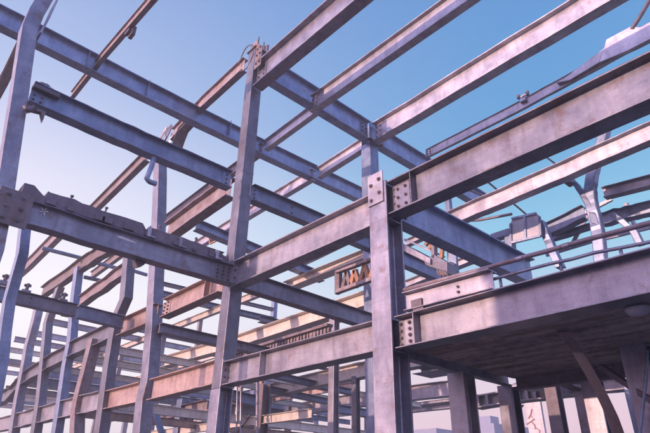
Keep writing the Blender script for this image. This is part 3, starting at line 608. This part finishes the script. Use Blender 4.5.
# stiffened girder and slab strip seen under the balcony
gd = thing('stiffened_girder', 'long stiffened girder seen under the slab between the props', 'girder', at(512, 403, 'X', 19.6))
X = 19.6
gp_ = [A(474, 408.5, .3), A(512, 402.5, .3), A(576, 394.5, .3), A(625, 389, .3)]
finish('i_section', MB().sweep(iprof(A(512, 389).z-A(512, 402.5).z, .6, .06, .05), resample(gp_, 4, .02), VX, VZ), 'pale', gd)
for x in (478, 487, 518, 527, 535, 553, 568, 590):
    yb_ = 402.5-(x-512)*.125
    q = A(x, yb_, .02); h_ = A(x, yb_-12.5).z-q.z
    finish('web_stiffener', MB().box(q+Vector((0, -.06, .05)), q+Vector((.22, .06, h_))), 'steel', gd, bevel=0)
finish('cross_strut', MB().bar(A(541, 387, .0), A(548, 397, .0), .1, .22).bar(A(545, 386, .05), A(549, 397, .05), .1, .16), 'orange', gd)
tag(finish('slab_strip', MB().poly([at(512, 387, 'X', 18), at(512, 384, 'X', 18), at(530, 377.5, 'X', 18), at(556, 375, 'X', 18), at(575, 376, 'X', 18), at(575, 383, 'X', 18)], (1.3, 0, 0)), 'panel', base=at(512, 387, 'X', 18)), 'tan slab strip lying on the stiffened girder under the balcony', 'slab')
tag(finish('curved_strut', MB().sweep([(-.07, -.07), (.07, -.07), (.07, .07), (-.07, .07)], resample([at(521, 405, 'X', 15), at(515, 413, 'X', 15), at(518, 422, 'X', 15), at(523, 436, 'X', 15)], 3), VX, VY), 'bolt'), 'dark crooked strut beside the painted pale board', 'strut')
bd = thing('hoarding_board', 'tall pale board with faded red paint standing beyond the slab', 'board', setz(at(535, 433, 'X', 18.5), GZ))
X = 18.5
l_, r_ = at(527, 420, 'X', X), at(543, 420, 'X', X); top = at(535, 402, 'X', X).z
finish('board', MB().box((X, r_.y, GZ), (X+.12, l_.y, top)), 'panel', bd)
cy, wd_ = (l_.y+r_.y)/2, (l_.y-r_.y)
random.seed(5)
for k in range(9):
    a_ = random.uniform(-.3, .3)*wd_; z_ = top-.22-k*.2
    finish('paint_stroke', MB().tube([(X-.008, cy+a_, z_), (X-.008, cy+a_+random.uniform(-.15, .15), z_-random.uniform(.08, .2)), (X-.008, cy+a_+random.uniform(-.2, .2), z_-random.uniform(.15, .35))], .026, 5), 'paint_red', bd, bevel=0)

# ================================================================== WRECKED STEEL BEYOND THE BALCONY (right)
yb('long pinkish channel rising to the right edge beyond the broad beam', 13.8, [(446, 227), (485, 210), (566, 176), (655, 138), (760, 93)], 15, .34, 'pale', wob=.015)
yb('short broken pink beam at the right edge below the broad beam', 15.8, [(603, 197), (655, 184), (760, 158)], 11, .3, 'pale')
yb('bluish wide roof channel above the broad beam, mid right', 16.2, [(426, 157.6), (518, 111), (565, 85.5), (627, 52), (660, 36), (740, -4)], 8.5, .13, 'pale', plates=((.012, .35, 3, 2),), wob=.01)
jp = thing('bent_roof_plate', 'bent plate with a rod sticking up at the upper right corner', 'plate', at(620, 45, 'X', 16.1))
X = 16.1
finish('plate', MB().poly([A(598, 63), A(604, 47), A(606, 39.5), A(631, 26), A(640, 27), A(668, 12), A(668, 30), A(627, 51)], (.10, 0, 0)), 'pale', jp, bevel=.02)
finish('rod', MB().tube([A(632, 29), A(641, 15), A(652, -4)], .07, 8), 'bolt', jp, bevel=0)
finish('plate', MB().poly([A(556, 83), A(567, 76), A(605, 47), A(600, 62), A(570, 80)], (.2, 0, 0)), 'pale', jp, bevel=.02)
cl = thing('pipe_clamp', 'round pipe clamp perched on the bluish roof channel', 'clamp', at(523, 101, 'X', 16.2))
q = at(523, 98, 'X', 16.2)
finish('clamp_ring', MB().tube([q+Vector((.1, .16*math.cos(t), .19*math.sin(t))) for t in [k*.5 for k in range(13)]], .055, 6), 'pale', cl, bevel=0, smooth=True)
finish('clamp_jaw', MB().box(q+Vector((-.08, -.12, -.2)), q+Vector((.2, .12, -.02))), 'steel', cl, bevel=.02)
finish('clamp_lug', MB().box(q+Vector((-.05, -.26, .0)), q+Vector((.06, -.14, .22))).box(q+Vector((-.05, .12, .06)), q+Vector((.06, .22, .26))), 'bolt', cl, bevel=.02)
bt = thing('bent_column', 'blue-grey bent column forking like a tree beyond the balcony', 'column', setz(at(600, 256, 'X', 15.0), GZ))
pts = [at(x, y, 'X', 15) for x, y in ((609, 112), (603, 140), (593, 172), (590, 190), (592, 205), (596, 220), (599, 235), (601, 258))]
pts.append(setz(pts[-1], GZ))
finish('trunk', MB().sweep([(-.14, -.16), (.14, -.16), (.14, .16), (-.14, .16)], resample(pts, 4, .012), VX, VY), 'blue', bt, bevel=.03)
finish('branch', MB().sweep([(-.13, -.15), (.13, -.15), (.13, .15), (-.13, .15)], resample([at(x, y, 'X', 14.98) for x, y in ((563, 171), (575, 183), (585, 197), (593, 212), (597, 226))], 4, .008), VX, Vector((0, .75, .66))), 'blue', bt, bevel=.03)
q = at(566, 181, 'X', 14.6); finish('hinge_bolt', MB().tube([q, q+Vector((.3, 0, 0))], .09, 12), 'bolt', bt, bevel=.01)
yb('blue-grey girder left of the forked bent column', 16.5, [(542, 237), (584, 217)], 13, .35, 'blue', wob=.02)
yb('thin blue lower strip under the girder left of the forked bent column', 17.2, [(550, 240), (592, 227)], 5, .25, 'blue', wob=.02)
yb('blue-grey girder right of the forked bent column', 16.5, [(601, 224), (628, 217), (658, 210), (740, 190)], 12, .35, 'blue', wob=.02)
pb = thing('sheet_box', 'pale sheet-metal box beyond the end of the blue-grey beam', 'box', at(525, 243, 'X', 15.5))
X = 15.5
finish('box_shell', MB().poly([A(510, 223), A(513, 218.5), A(536, 213), A(539.5, 216), A(541, 236), A(511, 243.5)], (.12, 0, 0)), 'panel', pb, bevel=.02)
for p_, q_ in (((511, 224), (511.5, 243)), ((540, 217), (541, 236)), ((512, 219), (537, 213.5)), ((511.5, 243), (541, 236)), ((525, 216), (526, 240))):
    finish('seam_rib', MB().bar(A(*p_, -.03), A(*q_, -.03), .06, .08), 'blue', pb, bevel=.008)
finish('foot_frame', MB().poly([A(490, 234), A(508, 228), A(511, 231), A(512, 248), A(505, 250), A(504, 236), A(491, 240)], (.3, 0, 0)), 'blue', pb, bevel=.02)
tag(finish('steel_strut', MB().sweep([(-.14, -.12), (.14, -.12), (.14, .12), (-.14, .12)], resample([at(x, y, 'X', 15.8) for x, y in ((541, 222), (547, 236), (553, 250), (561, 268))], 3, .02), VX, VY), 'blue', bevel=.02), 'blue-grey strut leaning under the pale sheet-metal box', 'strut')
tag(finish('steel_strut', MB().sweep([(-.12, -.10), (.12, -.10), (.12, .10), (-.12, .10)], resample([at(x, y, 'X', 16) for x, y in ((612, 214), (622, 222), (634, 231), (641, 245))], 3, .02), VX, VY), 'blue', bevel=.02), 'crooked strut at the right edge behind the pipe rails', 'strut')
for lab, a_, b_, Y in (('thin dark rod hanging below the broad beam, nearest the foremost column', (455, 184), (488, 198), 9.0), ('thin dark rod running from the broad beam down to the pale sheet-metal box', (482, 177), (527, 215), 9.5), ('thin dark rod between broad beam and pinkish channel, farthest right', (534, 148), (557, 165), 8.0)):
    tag(finish('tie_rod', MB().tube([at(*a_, 'Y', Y), at(*b_, 'Y', Y)], .045, 6), 'bolt'), lab, 'rod')
tag(finish('tie_rod', MB().tube([at(464, 221, 'X', 15.2), at(480, 220, 'X', 15.2), at(512, 214, 'X', 15.2)], .05, 6), 'bolt'), 'thin dark rod running level into the pale sheet-metal box', 'rod')
for a_, b_ in (((556, 228), (612, 199)), ((606, 238), (655, 226)), ((573, 243), (588, 214)), ((626, 203), (640, 240)), ((546, 255), (592, 241))):
    tag(finish('tangle_bar', MB().bar(at(*a_, 'X', 17.5), at(*b_, 'X', 17.7), .10, .13), random.choice(('blue', 'pale')), base=at(*a_, 'X', 17.5)), 'thin bar in the tangle of wrecked steel beyond the pipe rails', 'bar', 'thin bars in the tangle beyond the rails')
# small square frame behind the tallest column
sf = MB()
X = 12.0
for p_, q_ in (((209, 236), (222, 232)), ((209, 236), (210, 244)), ((210, 244), (222, 238)), ((216, 234), (216.5, 241))): sf.bar(A(*p_), A(*q_), .07, .07)
tag(finish('guard_frame', sf, 'orange', base=A(209, 240)), 'small rusty guard frame just left of the tallest column', 'frame')
# drip plates: torn plate under the thick left beam, cleat
q = at(140, 262, 'Y', 12.6)
tag(finish('torn_plate', MB().poly([at(135, 258, 'Y', 12.5), at(147, 261.5, 'Y', 12.5), at(144, 265, 'Y', 12.5), at(137, 267, 'Y', 12.5)], (0, .2, 0)), 'bolt'), 'dark torn plate hanging under the thick lilac beam', 'plate')
for (px, py, lab) in ((25, 290, 'small clamp standing on the lilac cross beam nearest the left edge'), (62, 299, 'small clamp standing on the lilac cross beam beside the dark blue upright'), (3, 281, 'knobbly clamp at the left edge above the cross beam stub')):
    q = at(px, py+4, 'Y', 20)
    t = thing('beam_clamp', lab, 'clamp', q)
    finish('jaw', MB().box(q+Vector((-.15, -.1, 0)), q+Vector((.15, .1, .14))), 'steel', t, bevel=.02)
    finish('screw', MB().tube([q+Vector((0, 0, .1)), q+Vector((.02, 0, .38))], .06, 8).tube([q+Vector((-.1, 0, .3)), q+Vector((.12, 0, .32))], .05, 8), 'bolt', t, bevel=0)
# distant skyline
def tower(label, px, ytop, dist, wd, dp, steps):
    d = at(px, 430, 'Z', 1.0); d.z = 0; d.normalize(); p = d*dist
    h = None
    c = at(px, ytop, 'Z', 1.0); h = dist*c.z/math.hypot(c.x, c.y)
    t = thing('distant_tower', label, 'building', (p.x, p.y, GZ))
    z = GZ; prev = 0
    for k, (f, s) in enumerate(steps):
        mbw = MB().box((p.x-wd*s/2, p.y-dp*s/2, GZ+(h-GZ)*prev+(.01 if k else 0)), (p.x+wd*s/2, p.y+dp*s/2, GZ+(h-GZ)*f)); prev = f
        finish('wall' if k == 0 else 'upper_storey', mbw, 'far', t, bevel=0)
    win = MB()
    s = steps[0][1]
    for i in range(int((h-GZ)*steps[0][0]/3.5)):
        for j in range(5):
            z0 = GZ+1.2+3.5*i
            y0 = p.y-dp*s/2+dp*s*(j+.25)/5
            win.box((p.x-wd*s/2-.05, y0, z0), (p.x-wd*s/2+.05, y0+dp*s*.1, z0+1.8))
            x0 = p.x-wd*s/2+wd*s*(j+.25)/5
            win.box((x0, p.y-dp*s/2-.05, z0), (x0+wd*s*.1, p.y-dp*s/2+.05, z0+1.8))
    o = finish('window_grid', win, 'farglass', t, bevel=0); o['kind'] = 'stuff'
tower('hazy blue tower on the skyline left of the slab corner column, the tallest', 489, 417, 100, 5.2, 5.2, ((.9, 1), (1, .5)))
tower('hazy stepped tower on the skyline right next to the nearer slab prop', 480, 421, 112, 5, 5, ((.94, 1), (1, .7)))
tower('low hazy block with a mast on the skyline just right of the foremost column', 441, 429.5, 108, 11, 6, ((.97, 1), (1, .25)))
tower('low hazy block on the skyline beyond the crooked strut', 512, 424, 108, 5.4, 5, ((.95, 1), (1, .6)))

# ================================================================== ADDED SHADE HOUSE (unseen, west of the camera, put in to shade the near bay)
nh = thing('added_shade_house', 'plain flat-roofed house out of view, added to shade the balcony', 'house', (-18, 0, GZ))
finish('wall', MB().box((-22, -14, GZ), (-14, 7.5, 6.75)), 'far', nh, bevel=.02)
finish('roof', MB().box((-22.3, -14.3, 6.753), (-13.7, 7.6, 7.0)), 'rubble', nh, bevel=.02)
for z in (.2, 3.4):
    for y in (-11, -7, -3, 1, 5):
        wf = finish('window', MB().box((-14.03, y-.7, z), (-13.96, y+.7, z+1.6)), 'panel', nh, bevel=.01)
        finish('pane', MB().box((-13.957, y-.6, z+.1), (-13.95, y+.6, z+1.5)), 'farglass', wf, bevel=0)

# ================================================================== WORLD / LIGHT
SUN_EL, SUN_AZ = math.radians(9), math.radians(278)      # azimuth from +Y clockwise
w = bpy.data.worlds.new('World'); S.world = w; w.use_nodes = True
nt = w.node_tree; bg = nt.nodes['Background']; L = nt.links.new
sky = nt.nodes.new('ShaderNodeTexSky'); sky.sky_type = 'NISHITA'; sky.sun_disc = False
sky.sun_elevation = SUN_EL; sky.sun_rotation = SUN_AZ; sky.dust_density = 2.0; sky.air_density = 1.2
STR = .12
HAZE = .0038
def lin(r, g, b):
    f = lambda c: (c/255/12.92 if c <= 10 else ((c/255+.055)/1.055)**2.4)
    return (f(r), f(g), f(b))
tc = nt.nodes.new('ShaderNodeTexCoord'); sep = nt.nodes.new('ShaderNodeSeparateXYZ'); L(tc.outputs['Generated'], sep.inputs[0])
# evening gradient of the sky dome: by height, paler towards the north-west, pinker near the sun
def dome(stops): return ramp(nt, [(p, lin(*c)) for p, c in stops], sep.outputs['Z'])
east = dome([(.0, (246, 204, 208)), (.10, (246, 206, 216)), (.22, (222, 212, 230)), (.40, (140, 202, 230)), (.56, (92, 160, 212)), (.80, (84, 140, 204))])
west = dome([(.0, (255, 240, 240)), (.12, (255, 252, 254)), (.30, (255, 250, 255)), (.46, (226, 226, 246)), (.60, (178, 194, 232)), (.80, (128, 160, 214))])
def towards(v, a, b):
    d = nt.nodes.new('ShaderNodeVectorMath'); d.operation = 'DOT_PRODUCT'; L(tc.outputs['Generated'], d.inputs[0]); d.inputs[1].default_value = v
    m = nt.nodes.new('ShaderNodeMapRange'); m.interpolation_type = 'SMOOTHSTEP'; L(d.outputs['Value'], m.inputs[0]); m.inputs[1].default_value = a; m.inputs[2].default_value = b
    return m.outputs[0]
m1 = node(nt, 'ShaderNodeMix', data_type='RGBA'); L(towards((.76, -.65, 0), -.5, .42), m1.inputs['Factor']); L(west.outputs[0], m1.inputs[6]); L(east.outputs[0], m1.inputs[7])
glow0 = dome([(.0, (255, 214, 214)), (.25, (250, 218, 240)), (.6, (200, 196, 232)), (.9, (112, 152, 210))])
glow = node(nt, 'ShaderNodeMix', data_type='RGBA', blend_type='MULTIPLY'); glow.inputs['Factor'].default_value = 1; L(glow0.outputs[0], glow.inputs[6]); glow.inputs[7].default_value = (2.7, 2.55, 3.0, 1)
m2 = node(nt, 'ShaderNodeMix', data_type='RGBA'); L(towards((-1, .1, 0), .1, .9), m2.inputs['Factor']); L(m1.outputs[2], m2.inputs[6]); L(glow.outputs[2], m2.inputs[7])
south = dome([(.0, (214, 212, 236)), (.3, (190, 200, 240)), (.7, (130, 160, 222)), (.95, (112, 152, 210))])
sth = node(nt, 'ShaderNodeMix', data_type='RGBA', blend_type='MULTIPLY'); sth.inputs['Factor'].default_value = 1; L(south.outputs[0], sth.inputs[6]); sth.inputs[7].default_value = (1.25, 1.3, 1.5, 1)
m2b = node(nt, 'ShaderNodeMix', data_type='RGBA'); L(towards((.2, -.98, 0), .15, .8), m2b.inputs['Factor']); L(m2.outputs[2], m2b.inputs[6]); L(sth.outputs[2], m2b.inputs[7])
sc_ = node(nt, 'ShaderNodeMix', data_type='RGBA', blend_type='MULTIPLY'); sc_.inputs['Factor'].default_value = 1; L(m2b.outputs[2], sc_.inputs[6]); sc_.inputs[7].default_value = (1/STR, 1/STR, 1/STR, 1)
m3 = node(nt, 'ShaderNodeMix', data_type='RGBA'); m3.inputs['Factor'].default_value = .88; L(sky.outputs[0], m3.inputs[6]); L(sc_.outputs[2], m3.inputs[7])
L(m3.outputs[2], bg.inputs[0]); bg.inputs[1].default_value = STR
sl_ = bpy.data.lights.new('sun', 'SUN'); sl_.energy = 5.0; sl_.angle = math.radians(.5); sl_.color = (1, .66, .50)
so = bpy.data.objects.new('sun', sl_); COL.objects.link(so)
dirv = Vector((math.sin(SUN_AZ)*math.cos(SUN_EL), math.cos(SUN_AZ)*math.cos(SUN_EL), math.sin(SUN_EL)))
so.rotation_euler = dirv.to_track_quat('Z', 'Y').to_euler(); so.location = (-30, 5, 40)
S.view_settings.view_transform = 'Standard'; S.view_settings.look = 'None'; S.view_settings.exposure = .27; S.view_settings.gamma = 1; S.view_settings.use_curve_mapping = False
hz = MB().box((-1600, -1600, GZ-1.6), (1600, 1600, 17.5)); M['haze'] = bpy.data.materials.new('haze'); M['haze'].use_nodes = True
hn = M['haze'].node_tree; hn.nodes.remove(hn.nodes['Principled BSDF']); vp = hn.nodes.new('ShaderNodeVolumePrincipled')
vp.inputs['Color'].default_value = (.95, .92, .97, 1); vp.inputs['Density'].default_value = HAZE
hn.links.new(vp.outputs[0], hn.nodes['Material Output'].inputs['Volume'])
ho = finish('haze', hz, 'haze', base=(0, 0, GZ-1.6), bevel=0); ho['kind'] = 'stuff'
for o in bpy.data.objects:
    if '_base' in o: del o['_base']
